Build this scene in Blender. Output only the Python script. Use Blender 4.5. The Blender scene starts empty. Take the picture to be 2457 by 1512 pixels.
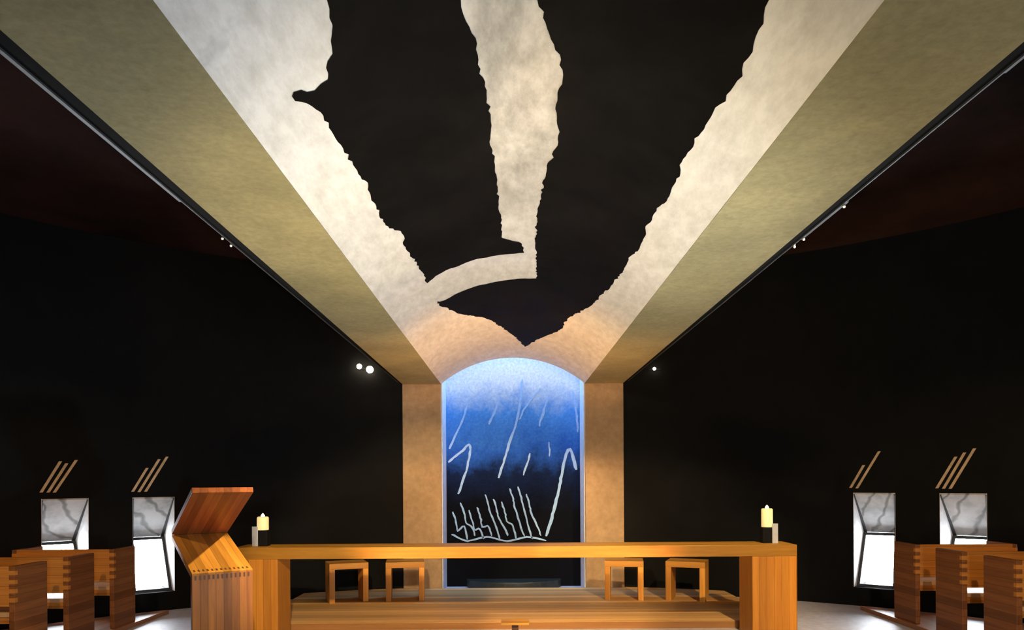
import bpy, bmesh, math, random
from mathutils import Vector, Matrix, noise
from mathutils.geometry import delaunay_2d_cdt

C = bpy.context.scene.collection
SC = bpy.context.scene
R_ = math.radians

# ------------------------------------------------------------------ camera
cam_d = bpy.data.cameras.new('camera')
cam_d.sensor_width = 36.0
cam_d.lens = 36.0 * 1670 / 2457
cam_d.shift_x = 2.5 / 2457
cam_d.shift_y = 400.0 / 2457
cam_d.clip_start = 0.05
cam = bpy.data.objects.new('camera', cam_d)
C.objects.link(cam)
cam.matrix_world = Matrix.Translation((-0.035, 0, 1.6)) @ Matrix.Rotation(R_(90), 4, 'X') @ Matrix.Rotation(R_(-0.34), 4, 'Z')
SC.camera = cam

# ------------------------------------------------------------------ view / sky
SC.view_settings.view_transform = 'Standard'
SC.view_settings.look = 'None'
SC.view_settings.gamma = 1
SC.view_settings.exposure = 0.0
SC.view_settings.use_curve_mapping = False
SC.cycles.use_denoising = True
SC.cycles.max_bounces = 8
SC.cycles.diffuse_bounces = 5
SC.cycles.sample_clamp_indirect = 4.0

world = bpy.data.worlds.new('sky')
SC.world = world
world.use_nodes = True
bg = world.node_tree.nodes['Background']
bg.inputs[0].default_value = (0.86, 0.93, 1.0, 1)      # overcast white sky
bg.inputs[1].default_value = 50.0

def light(name, kind, loc, target, power, color, size=0.1, size_y=None, spot=60, blend=0.6, portal=False):
    d = bpy.data.lights.new(name, kind)
    d.energy = power
    d.color = color
    if kind == 'AREA':
        d.shape = 'RECTANGLE'
        d.size = size
        d.size_y = size_y or size
        d.cycles.is_portal = portal
    else:
        d.shadow_soft_size = size
    if kind == 'SPOT':
        d.spot_size = R_(spot)
        d.spot_blend = blend
    o = bpy.data.objects.new(name, d)
    C.objects.link(o)
    o.location = loc
    o.rotation_euler = (Vector(target) - Vector(loc)).to_track_quat('-Z', 'Y').to_euler()
    return o

WARM = (1.0, 0.74, 0.42)
AMBER = (1.0, 0.62, 0.28)
COOL = (0.86, 0.93, 1.0)
# cool area light added behind the camera, standing in for entrance daylight
light('rear_fill', 'AREA', (2.2, -4.2, 1.4), (-0.8, 5.0, 2.9), 190, COOL, 1.6, 2.2)
# unseen spots added at floor level to brighten the vault
light('vault_fill_left', 'SPOT', (-1.75, 2.6, 0.2), (1.0, 4.7, 3.1), 420, (1.0, 0.76, 0.36), 0.12, spot=95, blend=0.9)
light('vault_fill_right', 'SPOT', (1.75, 2.6, 0.2), (-1.0, 4.9, 3.1), 450, (0.90, 0.95, 1.0), 0.12, spot=95, blend=0.9)
light('apse_fill_left', 'SPOT', (-1.5, 5.7, 0.1), (0.7, 8.9, 3.0), 330, (1.0, 0.58, 0.24), 0.1, spot=80, blend=0.9)
light('apse_fill_right', 'SPOT', (1.5, 5.7, 0.1), (-0.7, 9.1, 3.0), 320, (1.0, 0.50, 0.20), 0.1, spot=80, blend=0.9)
# unseen spots overhead, set to light the altar, pillars, lectern and pews
light('altar_spot_left', 'SPOT', (-0.8, 2.0, 2.95), (-0.75, 7.3, 0.6), 1300, (1.0, 0.70, 0.36), 0.06, spot=44, blend=0.35)
light('altar_spot_right', 'SPOT', (2.6, 2.2, 4.4), (1.6, 7.4, 0.6), 1700, (1.0, 0.70, 0.36), 0.06, spot=42, blend=0.6)
light('pillar_spot', 'SPOT', (0.1, 2.0, 3.2), (0, 9.6, 1.6), 380, (1.0, 0.66, 0.32), 0.06, spot=46, blend=0.6)
light('lectern_spot', 'SPOT', (-0.95, 6.05, 3.0), (-2.6, 5.75, 0.95), 430, (1.0, 0.74, 0.34), 0.03, spot=32, blend=0.5)  # added without a fitting so the book rest shades the lower board
light('pew_spot_left', 'SPOT', (-3.2, 2.6, 4.3), (-5.0, 6.8, 0.5), 380, AMBER, 0.08, spot=55, blend=0.6)
light('pew_spot_right', 'SPOT', (3.2, 2.6, 4.3), (5.0, 6.8, 0.5), 380, AMBER, 0.08, spot=55, blend=0.6)

# ------------------------------------------------------------------ node helpers
def new_mat(name):
    m = bpy.data.materials.new(name)
    m.use_nodes = True
    nt = m.node_tree
    return m, nt, nt.nodes['Principled BSDF']

def N(nt, typ, **kw):
    n = nt.nodes.new(typ)
    for k, v in kw.items():
        setattr(n, k, v)
    return n

def ramp(nt, fac, stops):
    r = N(nt, 'ShaderNodeValToRGB')
    e = r.color_ramp.elements
    while len(e) < len(stops):
        e.new(0.5)
    for i, (p, c) in enumerate(stops):
        e[i].position = p
        e[i].color = (c[0], c[1], c[2], 1)
    nt.links.new(fac, r.inputs[0])
    return r.outputs[0]

def mapped(nt, scale):
    tc = N(nt, 'ShaderNodeTexCoord')
    mp = N(nt, 'ShaderNodeMapping')
    mp.inputs['Scale'].default_value = scale
    nt.links.new(tc.outputs['Object'], mp.inputs[0])
    return mp.outputs[0], tc.outputs['Object']

def noise_tex(nt, vec, scale, detail=5, rough=0.6):
    n = N(nt, 'ShaderNodeTexNoise')
    n.inputs['Scale'].default_value = scale
    n.inputs['Detail'].default_value = detail
    n.inputs['Roughness'].default_value = rough
    nt.links.new(vec, n.inputs['Vector'])
    return n.outputs[0]

def mix(nt, a, b, fac, mode='MULTIPLY'):
    m = N(nt, 'ShaderNodeMixRGB', blend_type=mode)
    for i, v in ((0, fac), (1, a), (2, b)):
        if hasattr(v, 'links'):
            nt.links.new(v, m.inputs[i])
        elif i == 0:
            m.inputs[0].default_value = v
        else:
            m.inputs[i].default_value = (v[0], v[1], v[2], 1)
    return m.outputs[0]

def math_n(nt, op, a, b=None):
    m = N(nt, 'ShaderNodeMath', operation=op)
    for i, v in ((0, a), (1, b)):
        if v is None:
            continue
        if hasattr(v, 'links'):
            nt.links.new(v, m.inputs[i])
        else:
            m.inputs[i].default_value = v
    return m.outputs[0]

def bump(nt, bsdf, height, strength, dist=0.01):
    b = N(nt, 'ShaderNodeBump')
    b.inputs['Strength'].default_value = strength
    b.inputs['Distance'].default_value = dist
    nt.links.new(height, b.inputs['Height'])
    nt.links.new(b.outputs[0], bsdf.inputs['Normal'])

def wood(name, dark, light_, grain='X', plank=None, width=0.07, rough=0.42):
    """wood with grain along one object axis, glued from planks of the given width counted along another axis"""
    m, nt, b = new_mat(name)
    sc = [22.0, 22.0, 22.0]
    sc['XYZ'.index(grain)] = 1.3
    vec, raw = mapped(nt, sc)
    f = noise_tex(nt, vec, 1.0, 6, 0.65)
    col = ramp(nt, f, [(0.3, dark), (0.52, [(x + y) / 2 for x, y in zip(dark, light_)]), (0.72, light_)])
    if plank:
        sep = N(nt, 'ShaderNodeSeparateXYZ')
        nt.links.new(raw, sep.inputs[0])
        s = math_n(nt, 'DIVIDE', sep.outputs['XYZ'.index(plank)], width)
        wn = N(nt, 'ShaderNodeTexWhiteNoise', noise_dimensions='1D')
        nt.links.new(math_n(nt, 'FLOOR', s), wn.inputs['W'])
        tint = ramp(nt, wn.outputs[0], [(0.0, (0.72, 0.68, 0.64)), (1.0, (1.18, 1.15, 1.1))])
        col = mix(nt, col, tint, 1.0)
        fr = math_n(nt, 'FRACT', s)
        edge = math_n(nt, 'LESS_THAN', fr, 0.05)
        col = mix(nt, col, (0.55, 0.5, 0.45), edge)
    nt.links.new(col, b.inputs['Base Color'])
    b.inputs['Roughness'].default_value = rough
    b.inputs['Specular IOR Level'].default_value = 0.22
    bump(nt, b, f, 0.12, 0.004)
    return m

def concrete(name, c_lo, c_hi, streak=(1, 1, 1), big=0.8, fine=(9.0, 9.0, 9.0), spots=True, rough=0.85, spec=0.3):
    m, nt, b = new_mat(name)
    b.inputs['Specular IOR Level'].default_value = spec
    v1, raw = mapped(nt, streak)
    n1 = noise_tex(nt, v1, big, 6, 0.62)
    v2, _ = mapped(nt, fine)
    n2 = noise_tex(nt, v2, 1.0, 6, 0.7)
    col = ramp(nt, n1, [(0.3, c_lo), (0.68, c_hi)])
    col = mix(nt, col, ramp(nt, n2, [(0.3, (0.72, 0.71, 0.68)), (0.62, (1.06, 1.06, 1.06))]), 0.75)
    if spots:
        n3 = noise_tex(nt, raw, 2.6, 4, 0.55)
        col = mix(nt, col, ramp(nt, n3, [(0.69, (1, 1, 1)), (0.78, (0.62, 0.62, 0.62))]), 0.8)
    nt.links.new(col, b.inputs['Base Color'])
    b.inputs['Roughness'].default_value = rough
    bump(nt, b, n2, 0.2, 0.006)
    return m

def plain(name, color, rough=0.6, metal=0.0, var=0.15, scale=14.0):
    m, nt, b = new_mat(name)
    v, _ = mapped(nt, (1, 1, 1))
    n = noise_tex(nt, v, scale, 4)
    lo = [x * (1 - var) for x in color]
    hi = [min(1, x * (1 + var)) for x in color]
    nt.links.new(ramp(nt, n, [(0.3, lo), (0.7, hi)]), b.inputs['Base Color'])
    b.inputs['Roughness'].default_value = rough
    b.inputs['Metallic'].default_value = metal
    return m

M = {}
M['vault'] = concrete('vault_plaster', (0.72, 0.70, 0.65), (0.86, 0.84, 0.79), (1, 1, 1), 0.9, (14, 5, 14))
def grey_middle(m):
    """mottled grey tone along the middle of the vault"""
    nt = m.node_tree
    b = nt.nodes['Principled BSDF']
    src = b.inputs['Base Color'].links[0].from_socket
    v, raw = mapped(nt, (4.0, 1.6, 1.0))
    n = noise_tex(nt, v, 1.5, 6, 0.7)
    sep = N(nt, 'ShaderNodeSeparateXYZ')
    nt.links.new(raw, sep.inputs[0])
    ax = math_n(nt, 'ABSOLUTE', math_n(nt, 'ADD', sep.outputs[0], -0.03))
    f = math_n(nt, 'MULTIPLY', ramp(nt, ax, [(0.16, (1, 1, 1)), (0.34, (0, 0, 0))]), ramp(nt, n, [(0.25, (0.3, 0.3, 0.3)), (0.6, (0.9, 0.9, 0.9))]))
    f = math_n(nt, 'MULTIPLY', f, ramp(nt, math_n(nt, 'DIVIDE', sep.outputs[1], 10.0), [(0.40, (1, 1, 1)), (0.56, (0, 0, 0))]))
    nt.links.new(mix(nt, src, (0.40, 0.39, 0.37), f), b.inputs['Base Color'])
grey_middle(M['vault'])
M['soffit'] = concrete('board_marked_concrete', (0.25, 0.225, 0.12), (0.38, 0.335, 0.175), (1.0, 1.0, 1), 1.6, (26, 26, 26), False)
M['pillar'] = concrete('pillar_concrete', (0.37, 0.25, 0.145), (0.50, 0.35, 0.21), (1, 1, 1), 1.6, (10, 10, 10), True)
M['black_wall'] = concrete('black_plaster', (0.0055, 0.0058, 0.0062), (0.009, 0.0094, 0.010), (1, 1, 1), 0.5, (5, 5, 5), False, 0.7, 0.06)
M['black_ceiling'] = concrete('dark_ceiling', (0.008, 0.006, 0.006), (0.060, 0.030, 0.026), (1, 1, 1), 0.35, (4, 4, 4), False, 0.8, 0.05)  # reddish patches carry the dim warm ceiling glow in the base colour
M['paint'] = concrete('black_paint', (0.0035, 0.0033, 0.0031), (0.010, 0.009, 0.008), (1, 1, 1), 1.1, (6, 6, 6), False, 0.7, 0.04)
M['floor'] = concrete('grey_stone', (0.47, 0.48, 0.58), (0.60, 0.61, 0.73), (1, 1, 1), 1.0, (12, 12, 12), False, 0.5)
M['altar_slab'] = wood('altar_board', (0.50, 0.245, 0.030), (0.70, 0.40, 0.070), 'X', 'Y', 0.07)
M['altar_leg'] = wood('altar_leg_board', (0.42, 0.160, 0.020), (0.58, 0.255, 0.038), 'Z', 'X', 0.075)
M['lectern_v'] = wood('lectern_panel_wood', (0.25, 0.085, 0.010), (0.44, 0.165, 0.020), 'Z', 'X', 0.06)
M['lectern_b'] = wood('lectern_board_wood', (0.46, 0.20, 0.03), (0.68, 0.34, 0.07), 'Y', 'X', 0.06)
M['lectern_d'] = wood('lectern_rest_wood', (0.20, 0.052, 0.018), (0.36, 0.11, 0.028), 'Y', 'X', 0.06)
M['dowel'] = plain('dark_end_grain', (0.10, 0.035, 0.01), 0.6)
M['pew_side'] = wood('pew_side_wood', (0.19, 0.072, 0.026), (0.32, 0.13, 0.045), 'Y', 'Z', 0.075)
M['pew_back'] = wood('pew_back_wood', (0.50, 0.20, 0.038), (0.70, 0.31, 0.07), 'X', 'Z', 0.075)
M['pew_seat'] = wood('pew_seat_wood', (0.55, 0.34, 0.18), (0.72, 0.48, 0.28), 'X', 'Y', 0.08, 0.3)
M['stool'] = wood('stool_wood', (0.60, 0.26, 0.040), (0.80, 0.42, 0.08), 'Z', 'X', 0.08)
M['stool_seat'] = wood('stool_seat_wood', (0.60, 0.27, 0.042), (0.80, 0.44, 0.09), 'X', 'Y', 0.08)
M['dais'] = wood('dais_board', (0.60, 0.36, 0.13), (0.78, 0.52, 0.22), 'X', 'Y', 0.14, 0.5)
M['dais_front'] = wood('dais_riser_board', (0.26, 0.115, 0.035), (0.34, 0.16, 0.05), 'X', None, 0.5, 0.5)
M['platform'] = wood('pew_platform_wood', (0.28, 0.12, 0.055), (0.42, 0.20, 0.10), 'Y', 'X', 0.12, 0.4)
M['jamb'] = plain('window_plaster', (0.72, 0.73, 0.74), 0.8)
M['frame'] = plain('window_frame_black', (0.02, 0.022, 0.024), 0.5)
M['steel'] = plain('brushed_steel', (0.22, 0.23, 0.24), 0.5, 1.0, 0.1)
M['pale_metal'] = plain('pale_grey_metal', (0.55, 0.57, 0.60), 0.4, 0.3, 0.08)
M['black_metal'] = plain('black_metal', (0.004, 0.004, 0.0045), 0.7, 0.0)
M['black_metal'].node_tree.nodes['Principled BSDF'].inputs['Specular IOR Level'].default_value = 0.15
M['stroke'] = plain('ochre_stroke', (0.62, 0.45, 0.27), 0.7, 0, 0.2)
M['chalk'] = plain('pale_stroke_paint', (0.34, 0.58, 0.92), 0.8, 0, 0.15, 30)
M['plinth'] = plain('dark_green_stone', (0.018, 0.024, 0.02), 0.4, 0, 0.4)

# embrasure picture: pale plaster with loose dark brushwork
m, nt, b = new_mat('brushed_plaster')
v, raw = mapped(nt, (1, 1, 1))
n1 = noise_tex(nt, v, 5.5, 5, 0.6)
wv = N(nt, 'ShaderNodeTexWave')
wv.inputs['Scale'].default_value = 1.6
wv.inputs['Distortion'].default_value = 9.0
wv.inputs['Detail'].default_value = 3.0
nt.links.new(v, wv.inputs['Vector'])
col = ramp(nt, n1, [(0.3, (0.30, 0.30, 0.30)), (0.6, (0.52, 0.52, 0.52))])
col = mix(nt, col, ramp(nt, wv.outputs[0], [(0.0, (0.25, 0.24, 0.22)), (0.16, (1, 1, 1))]), 0.8)
nt.links.new(col, b.inputs['Base Color'])
b.inputs['Roughness'].default_value = 0.8
M['brushed'] = m

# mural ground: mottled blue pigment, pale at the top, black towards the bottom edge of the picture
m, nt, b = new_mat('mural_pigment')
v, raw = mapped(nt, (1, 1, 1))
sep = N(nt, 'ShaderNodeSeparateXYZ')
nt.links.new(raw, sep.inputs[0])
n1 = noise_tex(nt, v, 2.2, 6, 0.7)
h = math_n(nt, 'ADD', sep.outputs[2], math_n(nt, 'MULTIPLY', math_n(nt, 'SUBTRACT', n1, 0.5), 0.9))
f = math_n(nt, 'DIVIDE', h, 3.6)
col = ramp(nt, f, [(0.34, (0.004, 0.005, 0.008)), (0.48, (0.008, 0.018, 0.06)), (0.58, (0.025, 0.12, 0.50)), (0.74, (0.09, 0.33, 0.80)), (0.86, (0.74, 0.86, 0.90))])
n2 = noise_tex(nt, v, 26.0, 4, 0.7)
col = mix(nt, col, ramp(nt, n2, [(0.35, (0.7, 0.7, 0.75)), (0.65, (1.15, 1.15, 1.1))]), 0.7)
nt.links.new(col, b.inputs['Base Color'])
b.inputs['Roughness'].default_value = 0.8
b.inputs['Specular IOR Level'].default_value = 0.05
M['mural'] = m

# thin glass
m, nt, b = new_mat('window_glass')
out = nt.nodes['Material Output']
tr = N(nt, 'ShaderNodeBsdfTransparent')
gl = N(nt, 'ShaderNodeBsdfGlossy')
gl.inputs['Roughness'].default_value = 0.02
fr = N(nt, 'ShaderNodeFresnel')
fr.inputs[0].default_value = 1.3
ms = N(nt, 'ShaderNodeMixShader')
nt.links.new(fr.outputs[0], ms.inputs[0])
nt.links.new(tr.outputs[0], ms.inputs[1])
nt.links.new(gl.outputs[0], ms.inputs[2])
nt.links.new(ms.outputs[0], out.inputs[0])
nt.nodes.remove(b)
M['glass'] = m

m, nt, b = new_mat('blue_skylight_glass')
tr = N(nt, 'ShaderNodeBsdfTransparent')
tr.inputs[0].default_value = (0.46, 0.70, 1.0, 1)
nt.links.new(tr.outputs[0], nt.nodes['Material Output'].inputs[0])
nt.nodes.remove(b)
M['blue_glass'] = m

def emit(name, color, strength):
    m, nt, b = new_mat(name)
    b.inputs['Base Color'].default_value = (*color, 1)
    b.inputs['Emission Color'].default_value = (*color, 1)
    b.inputs['Emission Strength'].default_value = strength
    return m
M['bulb'] = emit('lit_bulb', (1.0, 0.86, 0.6), 30)
M['pin'] = emit('pin_lamp', (1.0, 0.93, 0.8), 0.5)
M['flame'] = emit('candle_flame', (1.0, 0.80, 0.42), 6)

m, nt, b = new_mat('candle_wax')
b.inputs['Base Color'].default_value = (0.85, 0.74, 0.42, 1)
b.inputs['Roughness'].default_value = 0.5
b.inputs['Subsurface Weight'].default_value = 0.4
b.inputs['Subsurface Radius'].default_value = (0.05, 0.03, 0.01)
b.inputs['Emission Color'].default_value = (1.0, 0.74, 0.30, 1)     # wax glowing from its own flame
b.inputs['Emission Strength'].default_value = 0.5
M['wax'] = m

# ------------------------------------------------------------------ mesh helpers
def add_box(bm, x0, x1, y0, y1, z0, z1, mat=0):
    vs = [bm.verts.new((x, y, z)) for x in (x0, x1) for y in (y0, y1) for z in (z0, z1)]
    for q in ((0, 1, 3, 2), (4, 6, 7, 5), (0, 4, 5, 1), (2, 3, 7, 6), (0, 2, 6, 4), (1, 5, 7, 3)):
        f = bm.faces.new([vs[i] for i in q])
        f.material_index = mat
    return vs

def add_hexa(bm, p):
    """eight corners: bottom four, then top four in the same order"""
    vs = [bm.verts.new(q) for q in p]
    for q in ((3, 2, 1, 0), (4, 5, 6, 7), (0, 1, 5, 4), (1, 2, 6, 5), (2, 3, 7, 6), (3, 0, 4, 7)):
        bm.faces.new([vs[i] for i in q])

def add_lathe(bm, prof, seg=32, axis_xy=(0, 0)):
    rings = []
    for r, z in prof:
        rings.append([bm.verts.new((axis_xy[0] + r * math.cos(2 * math.pi * i / seg), axis_xy[1] + r * math.sin(2 * math.pi * i / seg), z)) for i in range(seg)])
    for a, c in zip(rings, rings[1:]):
        for i in range(seg):
            bm.faces.new((a[i], a[(i + 1) % seg], c[(i + 1) % seg], c[i]))
    bm.faces.new(list(reversed(rings[0])))
    bm.faces.new(rings[-1])

def add_prism(bm, outline, z0, z1):
    lo = [bm.verts.new((x, y, z0)) for x, y in outline]
    hi = [bm.verts.new((x, y, z1)) for x, y in outline]
    n = len(outline)
    for i in range(n):
        bm.faces.new((lo[i], lo[(i + 1) % n], hi[(i + 1) % n], hi[i]))
    bm.faces.new(list(reversed(lo)))
    bm.faces.new(hi)

def obj(name, bm, mat, parent=None, bevel=0.0, smooth=False):
    bmesh.ops.recalc_face_normals(bm, faces=bm.faces)
    me = bpy.data.meshes.new(name)
    bm.to_mesh(me)
    bm.free()
    for mm in (mat if isinstance(mat, (list, tuple)) else [mat]):
        me.materials.append(mm)
    if smooth:
        for p in me.polygons:
            p.use_smooth = True
    o = bpy.data.objects.new(name, me)
    C.objects.link(o)
    if bevel:
        md = o.modifiers.new('edge', 'BEVEL')
        md.width = bevel
        md.segments = 2
        md.limit_method = 'ANGLE'
    if parent:
        o.parent = parent
    return o

def tag(o, label, cat, group=None):
    o['label'] = label
    o['category'] = cat
    if group:
        o['group'] = group
    return o

def thing(name, label, cat, loc=(0, 0, 0), rz=0.0, group=None):
    o = bpy.data.objects.new(name, None)
    o.empty_display_size = 0.1
    C.objects.link(o)
    o.location = loc
    o.rotation_euler = (0, 0, rz)
    return tag(o, label, cat, group)

def structure(o, label=None, cat=None):
    o['kind'] = 'structure'
    if label:
        tag(o, label, cat)
    return o

def dup(root, label=None, loc=None, rz=None):
    r = root.copy()
    C.objects.link(r)
    if label:
        r['label'] = label
    if loc:
        r.location = loc
    if rz is not None:
        r.rotation_euler = (0, 0, rz)
    for ch in list(root.children):
        c = ch.copy()
        C.objects.link(c)
        c.parent = r
        for g in list(ch.children):
            d = g.copy()
            C.objects.link(d)
            d.parent = c
    return r

# ------------------------------------------------------------------ room: a round black drum with a vaulted corridor through it
WR, WC = 7.6, 2.6            # drum: inner radius, centre on the axis
RO = WR + 0.6                # outer face of the wall
HT = 4.6                     # height of the dark ceiling
WIN = [36.4, 43.5, 50.6]     # bearings of the low windows, mirrored left and right
HW = 1.78                    # half width of a window, degrees
ZT, ZG, ZS = 1.437, 0.925, 0.235   # head at the room, head of the glass, sill

def polar(deg, r, z=None):
    a = R_(deg)
    x, y = r * math.sin(a), WC + r * math.cos(a)
    return (x, y) if z is None else (x, y, z)

def ring_piece(bm, a0, a1, z0, z1, r0=WR, r1=RO, z0_out=None):
    zo = z0 if z0_out is None else z0_out
    add_hexa(bm, [polar(a0, r0, z0), polar(a1, r0, z0), polar(a1, r1, zo), polar(a0, r1, zo),
                  polar(a0, r0, z1), polar(a1, r0, z1), polar(a1, r1, z1), polar(a0, r1, z1)])

def wall_arc(bm, a, b, wins):
    cuts = sorted((w - HW, w + HW) for w in wins)
    pos = a
    def solid(p, q):
        n = max(1, int(abs(q - p) / 2.0))
        for i in range(n):
            ring_piece(bm, p + (q - p) * i / n, p + (q - p) * (i + 1) / n, 0, HT)
    for c0, c1 in cuts:
        solid(pos, c0)
        ring_piece(bm, c0, c1, ZT, HT, WR, WR + 0.5, ZG)
        ring_piece(bm, c0, c1, ZG, HT, WR + 0.5, RO)
        ring_piece(bm, c0, c1, 0, ZS)
        pos = c1
    solid(pos, b)

bm = bmesh.new(); wall_arc(bm, 12.05, 135, WIN)
structure(obj('wall_right', bm, M['black_wall']))
bm = bmesh.new(); wall_arc(bm, -135, -12.05, [-w for w in WIN])
structure(obj('wall_left', bm, M['black_wall']))
bm = bmesh.new(); wall_arc(bm, 135, 225, [])
structure(obj('wall_back', bm, M['black_wall']))

bm = bmesh.new()
add_prism(bm, [polar(i * 5, RO) for i in range(72)][::-1], -0.2, 0.0)
structure(obj('floor', bm, M['floor']))

bm = bmesh.new()
for s in (-1, 1):
    x0, x1 = sorted((s * 1.035, s * 8.4))
    add_box(bm, x0, x1, -5.8, 10.9, HT, HT + 0.2)
add_box(bm, -1.035, 1.035, -5.8, 10.15, HT, HT + 0.2)
add_box(bm, -1.035, 1.035, 10.66, 10.9, HT, HT + 0.2)
structure(obj('ceiling', bm, M['black_ceiling']))

# vaulted corridor soffit
ZC, RV, SL, YA = 1.774, 1.616, 0.00648, 10.05
TH = math.asin(1.035 / RV)
def vault_pt(th, y, off=0.0):
    return (math.sin(th) * (RV - off), y, ZC + SL * (y - 10) + math.cos(th) * (RV - off))

bm = bmesh.new()
nt_, ny = 40, 24
for r_off, flip in ((0, False), (-0.16, True)):
    g = [[bm.verts.new(vault_pt(-TH + 2 * TH * i / nt_, -4.9 + (YA + 4.9) * j / ny, r_off)) for i in range(nt_ + 1)] for j in range(ny + 1)]
    for j in range(ny):
        for i in range(nt_):
            bm.faces.new((g[j][i], g[j][i + 1], g[j + 1][i + 1], g[j + 1][i]))
    if not flip:
        g0 = g
for i in range(nt_):
    bm.faces.new((g0[ny][i], g0[ny][i + 1], g[ny][i + 1], g[ny][i]))
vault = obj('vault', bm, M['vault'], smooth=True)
md = vault.modifiers.new('split', 'EDGE_SPLIT')
md.split_angle = R_(40)
structure(vault, 'pale concrete barrel vault running overhead to the niche', 'vault')

def zs(y):
    return ZC + SL * (y - 10) + math.cos(TH) * RV

def xo(s, y):
    return 1.59 - (10.0 - min(y, 10.0)) * (0.0042 if s < 0 else 0.0022)

for s, side in ((-1, 'left'), (1, 'right')):
    xa, xb = sorted((s * 1.035, s * 1.59))
    bm = bmesh.new()
    e0, e1 = s * xo(s, -4.9), s * 1.59
    add_hexa(bm, [(s * 1.035, -4.9, zs(-4.9)), (e0, -4.9, zs(-4.9)), (e1, 10.75, zs(10.0)), (s * 1.035, 10.75, zs(10.0)),
                  (s * 1.035, -4.9, HT), (e0, -4.9, HT), (e1, 10.75, HT), (s * 1.035, 10.75, HT)])
    structure(obj('ceiling_beam_' + side, bm, M['soffit']), 'olive board-marked concrete beam along the %s edge of the vault' % side, 'beam')
    bm = bmesh.new()
    add_box(bm, xa, xb, 10.0, 10.75, 0, zs(10.0) - 0.001)
    structure(obj('pillar_' + side, bm, M['pillar'], bevel=0.012), 'sandy concrete pillar %s of the blue niche' % side, 'pillar')

bm = bmesh.new()
add_box(bm, -1.59, 1.59, 10.66, 10.9, 0, HT)
structure(obj('wall_niche', bm, M['pillar']))

# shadow gap and steel edge strip along the outside of each beam
for s, n in ((-1, 1), (1, 3)):
    bm = bmesh.new()
    for k in range(6):
        y0, y1 = -2 + 2 * k, min(0 + 2 * k, 9.9)
        p0, p1, q = s * xo(s, y0), s * xo(s, y1), s * 1.632
        add_hexa(bm, [(p0, y0, zs(y0) + .012), (q, y0, zs(y0) + .012), (q, y1, zs(y1) + .012), (p1, y1, zs(y1) + .012),
                      (p0, y0, zs(y0) + .16), (q, y0, zs(y0) + .16), (q, y1, zs(y1) + .16), (p1, y1, zs(y1) + .16)])
    structure(obj('trim_%d' % n, bm, M['black_wall']), 'black shadow gap beside the %s beam' % ('left' if s < 0 else 'right'), 'trim')
    bm = bmesh.new()
    xa, xb = sorted((s * 1.632, s * 1.639))
    random.seed(7 + n)
    y0 = -2
    while y0 < 9.8:
        y1 = min(9.9, y0 + random.choice((0.55, 0.8, 1.1)))
        w = 0.006 + random.choice((0, 0.0, 0.006, 0.010)) * (1 if y0 < 4 else 0.3)
        xb_, xa_ = sorted((s * 1.632, s * (1.632 + w)))[::-1]
        add_hexa(bm, [(xa_, y0, zs(y0) + .004), (xb_, y0, zs(y0) + .004), (xb_, y1, zs(y1) + .004), (xa_, y1, zs(y1) + .004),
                      (xa_, y0, zs(y0) + .05), (xb_, y0, zs(y0) + .05), (xb_, y1, zs(y1) + .05), (xa_, y1, zs(y1) + .05)])
        y0 = y1
    structure(obj('trim_%d' % (n + 1), bm, M['steel']), 'thin steel edge strip outside the %s beam' % ('left' if s < 0 else 'right'), 'trim')

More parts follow.
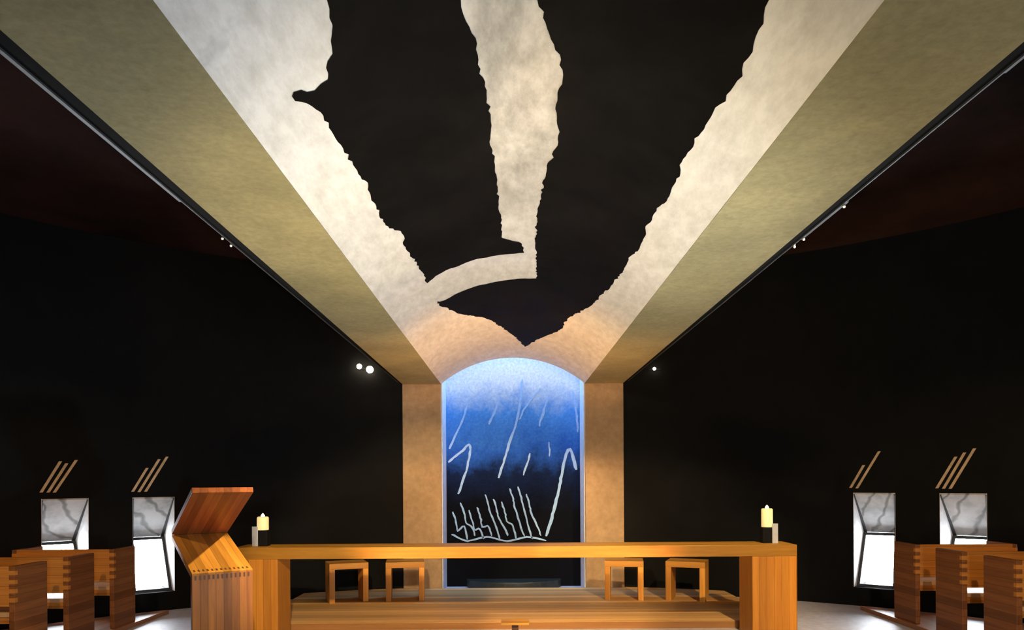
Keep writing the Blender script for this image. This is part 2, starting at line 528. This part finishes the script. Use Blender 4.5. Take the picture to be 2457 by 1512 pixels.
# ------------------------------------------------------------------ windows: leaning panes in splayed embrasures
def window(n, w, sgn):
    a = sgn * w
    t = Vector((math.cos(R_(a)), -math.sin(R_(a)), 0))       # along the wall
    d = Vector((math.sin(R_(a)), math.cos(R_(a)), 0))        # outwards
    rad = HW / 180 * math.pi * WR
    c = Vector((*polar(a, WR * math.cos(R_(HW))), 0))
    def P(u, dep, z):
        q = c + t * u + d * dep
        return (q.x, q.y, z)
    root = bpy.data.objects.new('window_%d' % n, None)
    C.objects.link(root)
    structure(root)
    e = 0.004
    def half(dep):
        return rad - e - 0.075 * dep
    def gd(z):                                               # depth of the leaning pane at a height
        return 0.13 + (z - ZS) / (ZG - ZS) * 0.36
    for s in (-1, 1):                                        # side linings
        bm = bmesh.new()
        r0, r1 = s * (rad - e), s * half(0.58)
        o0, o1 = s * (rad + 0.0), s * (rad + 0.04)
        add_hexa(bm, [P(r0, 0.0, ZS + .002), P(r1, 0.58, ZS + .002), P(o1, 0.58, ZS + .002), P(o0, 0.0, ZS + .002),
                      P(r0, 0.0, ZT - .002), P(r1, 0.58, ZG - .002), P(o1, 0.58, ZG - .002), P(o0, 0.0, ZT - .002)])
        obj('window_jamb', bm, M['jamb'], root)
    bm = bmesh.new()                                         # sloping head with loose brushwork
    th = 0.02
    add_hexa(bm, [P(-half(0.0), 0.0, ZT - th), P(half(0.0), 0.0, ZT - th), P(half(0.5), 0.5, ZG - th), P(-half(0.5), 0.5, ZG - th),
                  P(-half(0.0), 0.0, ZT - .003), P(half(0.0), 0.0, ZT - .003), P(half(0.5), 0.5, ZG - .003), P(-half(0.5), 0.5, ZG - .003)])
    pic = obj('painted_panel', bm, M['brushed'], root)
    pic['label'] = 'pale sloping panel with dark brushwork'
    for s in (-1, 1):                                        # dark edge strips along the head
        bm = bmesh.new()
        q = []
        for dep, zz in ((0.0, ZT), (0.5, ZG)):
            a0, a1 = s * half(dep), s * (half(dep) - 0.012 - 0.05 * dep)
            q.append((P(a0, dep, zz - th - .014), P(a1, dep, zz - th - .014), P(a1, dep, zz - th), P(a0, dep, zz - th)))
        add_hexa(bm, [q[0][0], q[0][1], q[1][1], q[1][0], q[0][3], q[0][2], q[1][2], q[1][3]])
        obj('edge_strip', bm, M['frame'], root)
    def bar(u0, u1, z0, z1, fw=0.018):
        bm = bmesh.new()
        q = []
        for z, du in ((z0, 0), (z1, 0)):
            q.append([P(u0(z), gd(z) - fw, z), P(u1(z), gd(z) - fw, z), P(u1(z), gd(z) + fw, z), P(u0(z), gd(z) + fw, z)])
        add_hexa(bm, q[0] + q[1])
        obj('frame_bar', bm, M['frame'], root)
    hz = lambda z: half(gd(z))
    bar(lambda z: -hz(z), lambda z: hz(z), ZG - 0.055, ZG - 0.02)
    bar(lambda z: -hz(z), lambda z: hz(z), ZS + 0.002, ZS + 0.03)
    bar(lambda z: hz(z) - 0.034, lambda z: hz(z), ZS + 0.03, ZG - 0.055)
    bar(lambda z: -hz(z), lambda z: -hz(z) + 0.034, ZS + 0.03, ZG - 0.055)
    bm = bmesh.new()
    z0, z1 = ZS + 0.03, ZG - 0.055
    fw = 0.004
    add_hexa(bm, [P(-hz(z) + .03, gd(z) - fw, z) if k == 0 else P(hz(z) - .03, gd(z) - fw, z) if k == 1 else P(hz(z) - .03, gd(z) + fw, z) if k == 2 else P(-hz(z) + .03, gd(z) + fw, z)
                  for z in (z0, z1) for k in range(4)])
    obj('pane', bm, M['glass'], root)
    mid = c + d * 0.66
    light('window_sky', 'AREA', (mid.x, mid.y, 0.58), tuple(mid - d)[:2] + (0.58,), 1, (1, 1, 1), 0.56, 0.8, portal=True)

n = 1
for sgn in (-1, 1):
    for w in WIN:
        window(n, w, sgn)
        n += 1
light('niche_sky', 'AREA', (0, 10.4, HT + 0.25), (0, 10.4, 0), 1, (1, 1, 1), 2.1, 0.55, portal=True)
bm = bmesh.new()
add_box(bm, -1.035, 1.035, 10.15, 10.66, HT + 0.08, HT + 0.09)
structure(obj('skylight', bm, M['blue_glass']), 'blue glass skylight slot above the niche', 'skylight')

# painted tan strokes on the black wall above the windows
STROKES = [
    ((-45.303, 1.508), (-43.845, 1.868), 'first', 'far left', 3), ((-44.786, 1.507), (-43.376, 1.845), 'middle', 'far left', 3), ((-44.324, 1.506), (-42.645, 1.885), 'last', 'far left', 3),
    ((-38.178, 1.504), (-36.947, 1.798), 'first', 'inner left', 3), ((-37.659, 1.498), (-35.915, 1.909), 'middle', 'inner left', 3), ((-37.1, 1.503), (-35.231, 1.942), 'last', 'inner left', 3),
    ((34.399, 1.495), (35.565, 1.784), 'first', 'inner right', 2), ((34.943, 1.489), (36.882, 1.952), 'last', 'inner right', 2),
    ((41.52, 1.49), (43.006, 1.862), 'first', 'far right', 3), ((42.036, 1.486), (43.666, 1.908), 'middle', 'far right', 3), ((42.548, 1.486), (44.409, 1.953), 'last', 'far right', 3)]
ORD = {('first', 3): 'leftmost', ('middle', 3): 'middle', ('last', 3): 'rightmost', ('first', 2): 'shorter left', ('last', 2): 'longer right'}
for (a0, z0), (a1, z1), which, grp, cnt in STROKES:
    bm = bmesh.new()
    hw = 0.12                      # half width in degrees of bearing
    K = 5
    for k in range(K):
        f0, f1 = k / K, (k + 1) / K
        aa, ab = a0 + (a1 - a0) * f0, a0 + (a1 - a0) * f1
        za, zb = z0 + (z1 - z0) * f0, z0 + (z1 - z0) * f1
        add_hexa(bm, [polar(aa - hw, WR - 0.01, za), polar(aa + hw, WR - 0.01, za), polar(aa + hw, WR - 0.0014, za), polar(aa - hw, WR - 0.0014, za),
                      polar(ab - hw, WR - 0.01, zb), polar(ab + hw, WR - 0.01, zb), polar(ab + hw, WR - 0.0014, zb), polar(ab - hw, WR - 0.0014, zb)])
    o = obj('wall_mark', bm, M['stroke'])
    o['kind'] = 'thing'
    tag(o, '%s of %s slanted tan strokes on the wall above the %s window' % (ORD[(which, cnt)], 'three' if cnt == 3 else 'two', grp), 'wall mark', 'slanted strokes above the windows')

# ------------------------------------------------------------------ black painting on the vault: two ragged fields either side of a bare tongue
LEFT = [(-0.39, 1.6), (-0.392, 2.216), (-0.406, 2.319), (-0.423, 2.476), (-0.473, 2.698), (-0.513, 2.719), (-0.560, 2.66), (-0.568, 2.676), (-0.537, 2.798), (-0.522, 3.055), (-0.510, 3.405), (-0.504, 3.705), (-0.505, 4.192), (-0.462, 4.382), (-0.476, 4.601), (-0.447, 5.324), (-0.446, 5.60), (-0.397, 5.52), (-0.220, 5.43), (-0.067, 5.38), (0.048, 5.34), (0.030, 5.115), (-0.056, 5.001), (-0.065, 4.456), (-0.070, 3.856), (-0.074, 3.399), (-0.082, 3.087), (-0.099, 2.824), (-0.120, 2.611), (-0.128, 2.528), (-0.119, 2.373), (-0.11, 1.6)]
RIGHT = [(0.035, 1.6), (0.040, 2.39), (0.044, 2.514), (0.077, 2.699), (0.108, 2.824), (0.123, 2.997), (0.113, 3.202), (0.135, 3.551), (0.109, 3.9), (0.090, 4.451), (0.096, 5.17), (0.112, 5.6), (0.120, 6.0), (-0.075, 6.10), (-0.25, 6.17), (-0.40, 6.27), (-0.436, 6.20), (-0.436, 6.36), (-0.350, 6.899), (-0.150, 7.552), (-0.027, 8.295), (0.100, 9.162), (0.245, 8.27), (0.342, 7.644), (0.352, 7.141), (0.455, 6.327), (0.505, 5.486), (0.517, 5.022), (0.529, 4.476), (0.517, 4.026), (0.529, 3.585), (0.518, 3.251), (0.526, 2.952), (0.539, 2.666), (0.545, 2.594), (0.532, 2.528), (0.526, 2.348), (0.515, 2.217), (0.504, 2.118), (0.48, 1.6)]

def ragged(poly, rnd, amp):
    pts = [(th * RV, y) for th, y in poly]
    out = []
    for (x0, y0), (x1, y1) in zip(pts, pts[1:] + pts[:1]):
        L = math.hypot(x1 - x0, y1 - y0)
        k = max(1, int(L / 0.032))
        nx, ny_ = -(y1 - y0) / (L + 1e-9), (x1 - x0) / (L + 1e-9)
        run = 0.0
        for i in range(k):
            f = i / k
            run = 0.5 * run + rnd.uniform(-amp, amp)
            j = 0 if i == 0 else run * min(1, 3 * min(f, 1 - f))
            out.append((x0 + (x1 - x0) * f + nx * j, y0 + (y1 - y0) * f + ny_ * j))
    return out

rnd = random.Random(5)
root = thing('vault_painting', 'black ragged-edged painting covering the middle of the pale vault overhead', 'painting', (0, 2, 3.35))
for poly in (LEFT, RIGHT):
    pts = ragged(poly, rnd, 0.013)
    vs = [Vector(p) for p in pts]
    nb = len(vs)
    def inside(x, y):
        c_ = False
        for (xa, ya), (xb, yb) in zip(pts, pts[1:] + pts[:1]):
            if (ya > y) != (yb > y) and x < (xb - xa) * (y - ya) / (yb - ya) + xa:
                c_ = not c_
        return c_
    gx = -1.0
    while gx < 1.0:
        gy = 1.65
        while gy < 9.2:
            if inside(gx, gy) and min(math.hypot(px - gx, py - gy) for px, py in pts) > 0.025:
                vs.append(Vector((gx, gy)))
            gy += 0.25
        gx += 0.055
    ov, oe, of, _, _, _ = delaunay_2d_cdt(vs, [], [list(range(nb))], 1, 1e-5)
    bm = bmesh.new()
    bv = [bm.verts.new(Vector(vault_pt(p.x / RV, p.y, 0.0025)) - Vector((0, 2, 3.35))) for p in ov]
    for f in of:
        try:
            bm.faces.new([bv[i] for i in f])
        except ValueError:
            pass
    obj('paint_field', bm, M['paint'], root)

# ------------------------------------------------------------------ niche: mural and plinth
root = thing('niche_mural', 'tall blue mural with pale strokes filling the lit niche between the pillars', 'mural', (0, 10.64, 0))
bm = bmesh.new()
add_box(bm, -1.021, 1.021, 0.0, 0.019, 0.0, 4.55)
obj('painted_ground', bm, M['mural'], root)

def ribbon(bm, path, w, rnd):
    """a brushed line: short thick pieces with an uneven edge, standing 3 mm proud of the wall"""
    dense = []
    for (x0, z0), (x1, z1) in zip(path, path[1:]):
        k = max(1, int(math.hypot(x1 - x0, z1 - z0) / 0.05))
        dense += [(x0 + (x1 - x0) * i / k, z0 + (z1 - z0) * i / k) for i in range(k)]
    dense.append(path[-1])
    rows = []
    for i, (x, z) in enumerate(dense):
        xa, za = dense[max(0, i - 1)]
        xb, zb = dense[min(len(dense) - 1, i + 1)]
        L = math.hypot(xb - xa, zb - za) + 1e-9
        nx, nz = -(zb - za) / L, (xb - xa) / L
        ww = w * rnd.uniform(0.75, 1.2) * (0.6 if i in (0, len(dense) - 1) else 1)
        jx, jz = rnd.uniform(-.006, .006), rnd.uniform(-.006, .006)
        rows.append([bm.verts.new((x + jx + nx * ww * s, yy, z + jz + nz * ww * s)) for s, yy in ((-1, -.003), (1, -.003), (1, .002), (-1, .002))])
    for a, b_ in zip(rows, rows[1:]):
        for q in range(4):
            bm.faces.new((a[q], a[(q + 1) % 4], b_[(q + 1) % 4], b_[q]))
    bm.faces.new(rows[0])
    bm.faces.new(rows[-1][::-1])

def spline(pts, k=6):
    out = []
    p = [pts[0]] + list(pts) + [pts[-1]]
    for i in range(1, len(p) - 2):
        for j in range(k):
            t = j / k
            out.append(tuple(0.5 * ((2 * p[i][c]) + (-p[i - 1][c] + p[i + 1][c]) * t + (2 * p[i - 1][c] - 5 * p[i][c] + 4 * p[i + 1][c] - p[i + 2][c]) * t * t + (-p[i - 1][c] + 3 * p[i][c] - 3 * p[i + 1][c] + p[i + 2][c]) * t ** 3) for c in (0, 1)))
    out.append(pts[-1])
    return out

rnd = random.Random(11)
LINES = [   # a loose abstract rain of strokes over a hatch of slanting waves
    ([(-0.69, 2.80), (-0.78, 2.53), (-0.98, 2.10)], 0.016), ([(-0.21, 2.84), (-0.37, 2.48)], 0.016), ([(0.15, 3.16), (0.08, 2.6), (-0.06, 2.18), (-0.22, 1.66)], 0.018),
    ([(0.55, 2.92), (0.40, 2.45)], 0.018), ([(0.42, 3.02), (0.2, 2.75), (0.10, 2.55)], 0.012), ([(0.92, 2.98), (0.97, 2.65), (0.99, 2.35)], 0.016),
    ([(0.26, 2.03), (0.16, 1.70)], 0.014), ([(-0.99, 1.90), (-0.80, 2.06), (-0.66, 2.16), (-0.70, 1.84), (-0.84, 1.42)], 0.017),
    ([(0.50, 0.76), (0.66, 1.32), (0.84, 2.08), (0.97, 1.78)], 0.022), ([(0.55, 2.2), (0.56, 1.98)], 0.010)]
bm = bmesh.new()
for path, w in LINES:
    ribbon(bm, spline(path), w, rnd)
for i in range(10):           # hatch: slanting waves between two undulating levels
    x = -0.93 + i * 0.125
    top = 1.15 + 0.04 * i + 0.10 * math.sin(i * 1.9)
    path = [(x, top), (x + 0.05, top - 0.16), (x + 0.08, top - 0.30), (x + 0.17, 0.92 - 0.02 * (i % 3)), (x + 0.22, 0.72 + 0.05 * (i % 2))]
    ribbon(bm, spline(path, 4), 0.013, rnd)
ribbon(bm, spline([(-0.95, 0.80), (-0.7, 0.70), (-0.4, 0.76), (-0.1, 0.69), (0.2, 0.75), (0.5, 0.70)], 5), 0.013, rnd)
o = obj('pale_strokes', bm, M['chalk'], root)
o['label'] = 'pale blue-white brush strokes'

for s, n in ((-1, 5), (1, 6)):  # pale lining added over the concrete to pick up the blue light
    bm = bmesh.new()
    xa, xb = sorted((s * 1.035, s * 1.022))
    add_box(bm, xa, xb, 10.06, 10.638, 0.0, HT - 0.05)
    structure(obj('trim_%d' % n, bm, M['jamb']), 'pale lining added to brighten the %s side of the niche' % ('left' if s < 0 else 'right'), 'trim')
bm = bmesh.new()
add_prism(bm, [(-0.72, 10.63)] + [(0.72 * math.cos(math.pi - math.pi * i / 16), 10.63 - 0.45 * math.sin(math.pi * i / 16)) for i in range(1, 16)] + [(0.72, 10.63)], 0.0, 0.12)
tag(obj('niche_plinth', bm, M['plinth'], bevel=0.01), 'low dark rounded stone plinth on the niche floor below the mural', 'plinth')

# ------------------------------------------------------------------ dais
DZ = 0.08
YD = 7.56
bm = bmesh.new()
edge = [(x, 9.62 - 0.04 * x * x) for x in (2.36, 1.6, 0.8, 0.0, -0.8, -1.6, -2.36)]
edge = [(x, WC + math.sqrt((WR - 0.03) ** 2 - x * x)) if abs(x) > 1.59 else (x, 9.97) for x in (2.9, 2.4, 2.0, 1.62, 1.55, -1.55, -1.62, -2.0, -2.4, -2.9)]
add_prism(bm, [(-2.9, YD), (2.9, YD)] + edge, 0.0, DZ)
root = thing('dais', 'low honey-coloured wooden dais under the stools behind the altar', 'dais', (0, YD, 0))
o = obj('dais_deck', bm, M['dais'], root, bevel=0.004)
o.location = (0, -YD, 0)
bm = bmesh.new()
add_box(bm, -2.9, 2.9, -0.012, 0.0, 0.0, DZ - 0.012)
obj('riser', bm, M['dais_front'], root)

# ------------------------------------------------------------------ altar
AX, AY0, AY1, AH, AT, AL = 2.86, 7.05, 7.46, 0.945, 0.118, 0.455
root = thing('altar', 'long orange wooden altar table standing across the middle of the floor', 'altar', (0, AY0, 0))
bm = bmesh.new()
add_box(bm, -AX, AX, 0, AY1 - AY0, AH - AT, AH)
obj('altar_top', bm, M['altar_slab'], root, bevel=0.006)
for s in (-1, 1):
    bm = bmesh.new()
    x0, x1 = sorted((s * AX, s * (AX - AL)))
    add_box(bm, x0, x1, 0, AY1 - AY0, 0, AH - AT)
    obj('leg', bm, M['altar_leg'], root, bevel=0.006)

# low stand in front of the altar
root = thing('low_stand', 'low flat-topped stand on a dark post before the middle of the altar', 'stand', (-0.005, 6.3, 0))
bm = bmesh.new(); add_box(bm, -0.125, 0.125, -0.09, 0.09, 0.318, 0.338)
obj('stand_top', bm, M['stool_seat'], root, bevel=0.004)
bm = bmesh.new(); add_box(bm, -0.03, 0.03, -0.03, 0.03, 0.02, 0.318)
obj('post', bm, M['dowel'], root)
bm = bmesh.new(); add_box(bm, -0.1, 0.1, -0.08, 0.08, 0.0, 0.02)
obj('base', bm, M['dowel'], root, bevel=0.003)

# ------------------------------------------------------------------ candles on the altar
def candle(label_h, label_c, x, off, h, r):
    """off: which side of the candle its metal plate stands on"""
    y = 7.26
    root = thing('candle_holder', label_h, 'candle holder', (x, y, AH), 0, 'candle holders on the altar')
    bm = bmesh.new(); add_box(bm, -0.03, 0.03, -0.05, -0.038, 0, 0.205)
    p = obj('upright_plate', bm, M['pale_metal'], root, bevel=0.003)
    p['label'] = 'pale grey metal plate'
    bm = bmesh.new()
    x0, x1 = sorted((-0.0 * off, 0.125 * -off))
    add_box(bm, x0, x1, -0.038, 0.06, 0, 0.165)
    obj('holder_body', bm, M['black_metal'], root, bevel=0.004)
    cx = x - off * 0.063
    top = AH + 0.166
    root2 = thing('candle', label_c, 'candle', (cx, y + 0.01, top), 0, 'altar candles')
    bm = bmesh.new()
    add_lathe(bm, [(r * 0.97, 0.0), (r, 0.006), (r, h - 0.012), (r * 0.93, h), (r * 0.8, h + 0.004), (r * 0.55, h - 0.004), (0.004, h - 0.008)], 32)
    obj('wax_body', bm, M['wax'], root2, smooth=True)
    bm = bmesh.new()
    add_lathe(bm, [(0.003, h - 0.009), (0.003, h + 0.012)], 8)
    obj('wick', bm, M['black_metal'], root2)
    bm = bmesh.new()
    add_lathe(bm, [(0.006, h - 0.002), (0.018, h + 0.006), (0.02, h + 0.014), (0.013, h + 0.026), (0.002, h + 0.040)], 16)
    obj('flame', bm, M['flame'], root2, smooth=True)

candle('grey and black candle holder on the altar beside the lectern', 'short yellow lit candle on the altar beside the lectern', -2.692, -1, 0.135, 0.059)
candle('grey and black candle holder on the right end of the altar', 'tall yellow lit candle on the right end of the altar', 2.70, 1, 0.19, 0.057)

# ------------------------------------------------------------------ stools behind the altar
root = thing('stool', 'outermost stool on the left of the dais, turned towards the middle', 'stool', (-2.16, 8.98, DZ), R_(22), 'wooden stools behind the altar')
W2, D2, HS = 0.245, 0.19, 0.50
bm = bmesh.new(); add_box(bm, -W2, W2, -D2, D2, HS - 0.075, HS)
obj('seat', bm, M['stool_seat'], root, bevel=0.004)
for s in (-1, 1):
    bm = bmesh.new()
    x0, x1 = sorted((s * W2, s * (W2 - 0.07)))
    add_box(bm, x0, x1, -D2, D2, 0, HS - 0.075)
    obj('side_panel', bm, M['stool'], root, bevel=0.004)
stool = root
dup(stool, 'second stool from the left behind the altar, before the left pillar', (-1.42, 9.08, DZ), R_(8))
dup(stool, 'third stool from the left behind the altar, before the right pillar', (1.43, 9.06, DZ), R_(-9))
dup(stool, 'outermost stool on the right of the dais, turned towards the middle', (2.22, 8.93, DZ), R_(-22))

# ------------------------------------------------------------------ lectern: one folded ribbon of boards
LA = R_(35.77)
root = thing('lectern', 'tall folded wooden lectern with a zigzag profile beside the left end of the altar', 'lectern', (-2.562, 5.5, 0), LA)
LW, LT = 0.47, 0.045
def slab(bm, y0, z0, y1, z1, t, up):
    """board between two lines across the width; t thickness to the side of 'up' (+1 above, -1 below)"""
    L = math.hypot(y1 - y0, z1 - z0)
    ny_, nz = -(z1 - z0) / L * up * t, (y1 - y0) / L * up * t
    add_hexa(bm, [(0, y0, z0), (LW, y0, z0), (LW, y1, z1), (0, y1, z1), (0, y0 + ny_, z0 + nz), (LW, y0 + ny_, z0 + nz), (LW, y1 + ny_, z1 + nz), (0, y1 + ny_, z1 + nz)])
ZA, ZF, DF, ZTOP, DT = 0.887, 1.145, 0.829, 1.527, -0.032
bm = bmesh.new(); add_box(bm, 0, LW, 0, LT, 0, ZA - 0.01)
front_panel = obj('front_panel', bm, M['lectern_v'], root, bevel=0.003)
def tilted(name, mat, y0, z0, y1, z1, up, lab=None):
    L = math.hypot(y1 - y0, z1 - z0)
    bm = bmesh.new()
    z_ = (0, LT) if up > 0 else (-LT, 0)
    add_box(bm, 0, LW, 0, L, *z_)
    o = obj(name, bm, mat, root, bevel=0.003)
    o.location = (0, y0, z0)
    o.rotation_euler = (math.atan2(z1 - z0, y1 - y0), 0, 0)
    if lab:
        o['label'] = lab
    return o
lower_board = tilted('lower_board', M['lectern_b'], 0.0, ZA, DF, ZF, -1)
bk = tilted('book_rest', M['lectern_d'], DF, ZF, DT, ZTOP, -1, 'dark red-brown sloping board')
# finger joint along the front corner
for k in range(13):
    bm = bmesh.new()
    x = 0.02 + k * 0.034
    add_box(bm, x, x + 0.014, -0.0015, 0.02, ZA - 0.055, ZA - 0.02)
    obj('joint_dowel', bm, M['dowel'], front_panel)
    bm = bmesh.new()
    add_box(bm, x, x + 0.014, 0.03, 0.065, -0.02, 0.0015)
    obj('joint_dowel', bm, M['dowel'], lower_board)

# ------------------------------------------------------------------ pews and their platforms
PZ = 0.05
PX_ = 4.29
def arc_y(x, r):
    return WC + math.sqrt(max(0.01, r * r - x * x))
for s, side in ((-1, 'left'), (1, 'right')):
    bm = bmesh.new()
    xs = [4.25, 4.6, 5.0, 5.4, 5.8, 6.2, 6.6, 6.9]
    out_ = [(s * 4.25, 3.4)] + [(s * x, arc_y(x, WR - 0.28)) for x in xs] + [(s * 6.9, 3.4)]
    add_prism(bm, out_, 0, PZ)
    o = tag(obj('pew_platform', bm, M['platform'], bevel=0.004), 'low reddish wooden platform carrying the pews by the %s wall' % side, 'platform', 'pew platforms')

def pew(label, s, yn, width):
    root = thing('pew', label, 'pew', (s * PX_, yn, PZ), 0, 'wooden pews')
    def X(a, b):
        return sorted((s * a, s * b))
    dep, h = 0.42, 0.85
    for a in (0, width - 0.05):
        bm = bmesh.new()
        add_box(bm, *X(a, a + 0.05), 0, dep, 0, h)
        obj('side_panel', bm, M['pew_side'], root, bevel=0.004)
    bm = bmesh.new()
    add_box(bm, *X(0.05, width - 0.05), 0.0, 0.035, 0.505, h)
    for k in range(4):                       # fingers that pass through the side panels
        z = 0.54 + k * 0.078
        for a, b in ((-0.002, 0.05), (width - 0.05, width + 0.002)):
            add_box(bm, *X(a, b), -0.002, 0.034, z, z + 0.036)
    obj('backrest', bm, M['pew_back'], root)
    bm = bmesh.new()
    add_box(bm, *X(0.05, width - 0.05), 0.02, dep - 0.03, 0.41, 0.45)
    obj('seat', bm, M['pew_seat'], root, bevel=0.003)
    bm = bmesh.new()
    add_box(bm, *X(0.05, width - 0.05), 0.03, 0.055, 0.35, 0.41)
    obj('seat_rail', bm, M['pew_back'], root)
    return root

ROWS = [(7.45, 1.09, 'front'), (6.68, 1.5, 'second'), (5.96, 1.85, 'third')]
for s, side, wall_ in ((-1, 'left', 'the lectern side'), (1, 'right', 'the tall candle side')):
    for yn, width, nm in ROWS:
        lab = {'front': 'front-row wooden pew nearest the windows on the %s of the aisle' % side,
               'second': 'second-row wooden pew behind the front pew on the %s of the aisle' % side,
               'third': 'third-row wooden pew cut off at the %s edge of the photo' % side}[nm]
        pew(lab, s, yn, width)

# ------------------------------------------------------------------ small wall lamps beside the beams
def wall_lamp(label, deg, z, bulbs):
    a = R_(deg)
    x, y = polar(deg, WR)
    root = thing('wall_lamp', label, 'lamp', (x, y, z), -a, 'small wall lamps')
    bm = bmesh.new(); add_box(bm, -0.09, 0.09, -0.02, 0.0, -0.012, 0.012)
    obj('mount', bm, M['black_metal'], root)
    for bx, bz, r in bulbs:
        bm = bmesh.new(); add_box(bm, bx - 0.008, bx + 0.008, -0.06, -0.015, bz - 0.008, bz + 0.008)
        arm = obj('arm', bm, M['black_metal'], root)
        bm = bmesh.new()
        bmesh.ops.create_uvsphere(bm, u_segments=16, v_segments=10, radius=r, matrix=Matrix.Translation((bx, -0.06 - r * 0.7, bz)))
        obj('bulb', bm, M['bulb'], arm, smooth=True)
wall_lamp('small twin lamp glowing on the black wall left of the left pillar', -16.1, 3.215, [(-0.08, 0.02, 0.036), (0.065, -0.02, 0.05)])
wall_lamp('small single lamp on the black wall beside the right pillar', 15.45, 3.187, [(0.0, 0.0, 0.022)])

# tiny pin lamps on the steel edge strips
for s, y, lab in ((-1, 3.90, 'nearer of two tiny pin lamps on the steel strip outside the left beam'), (-1, 4.02, 'farther of two tiny pin lamps on the steel strip outside the left beam'),
                  (1, 3.49, 'tiny pin lamp alone on the steel strip outside the right beam'), (1, 3.97, 'nearer of two tiny pin lamps close together on the right steel strip'),
                  (1, 4.10, 'farther of two tiny pin lamps close together on the right steel strip')):
    root = thing('pin_lamp', lab, 'lamp', (s * 1.641, y, zs(y) + 0.03), 0, 'pin lamps on the steel strips')
    bm = bmesh.new()
    x0, x1 = sorted((s * -0.004, s * 0.006))
    add_box(bm, x0, x1, -0.006, 0.006, -0.03, 0.012)
    obj('bracket', bm, M['steel'], root)
    bm = bmesh.new()
    bmesh.ops.create_uvsphere(bm, u_segments=12, v_segments=8, radius=0.007, matrix=Matrix.Translation((s * 0.003, 0, -0.034)))
    obj('bulb', bm, M['pin'], root, smooth=True)
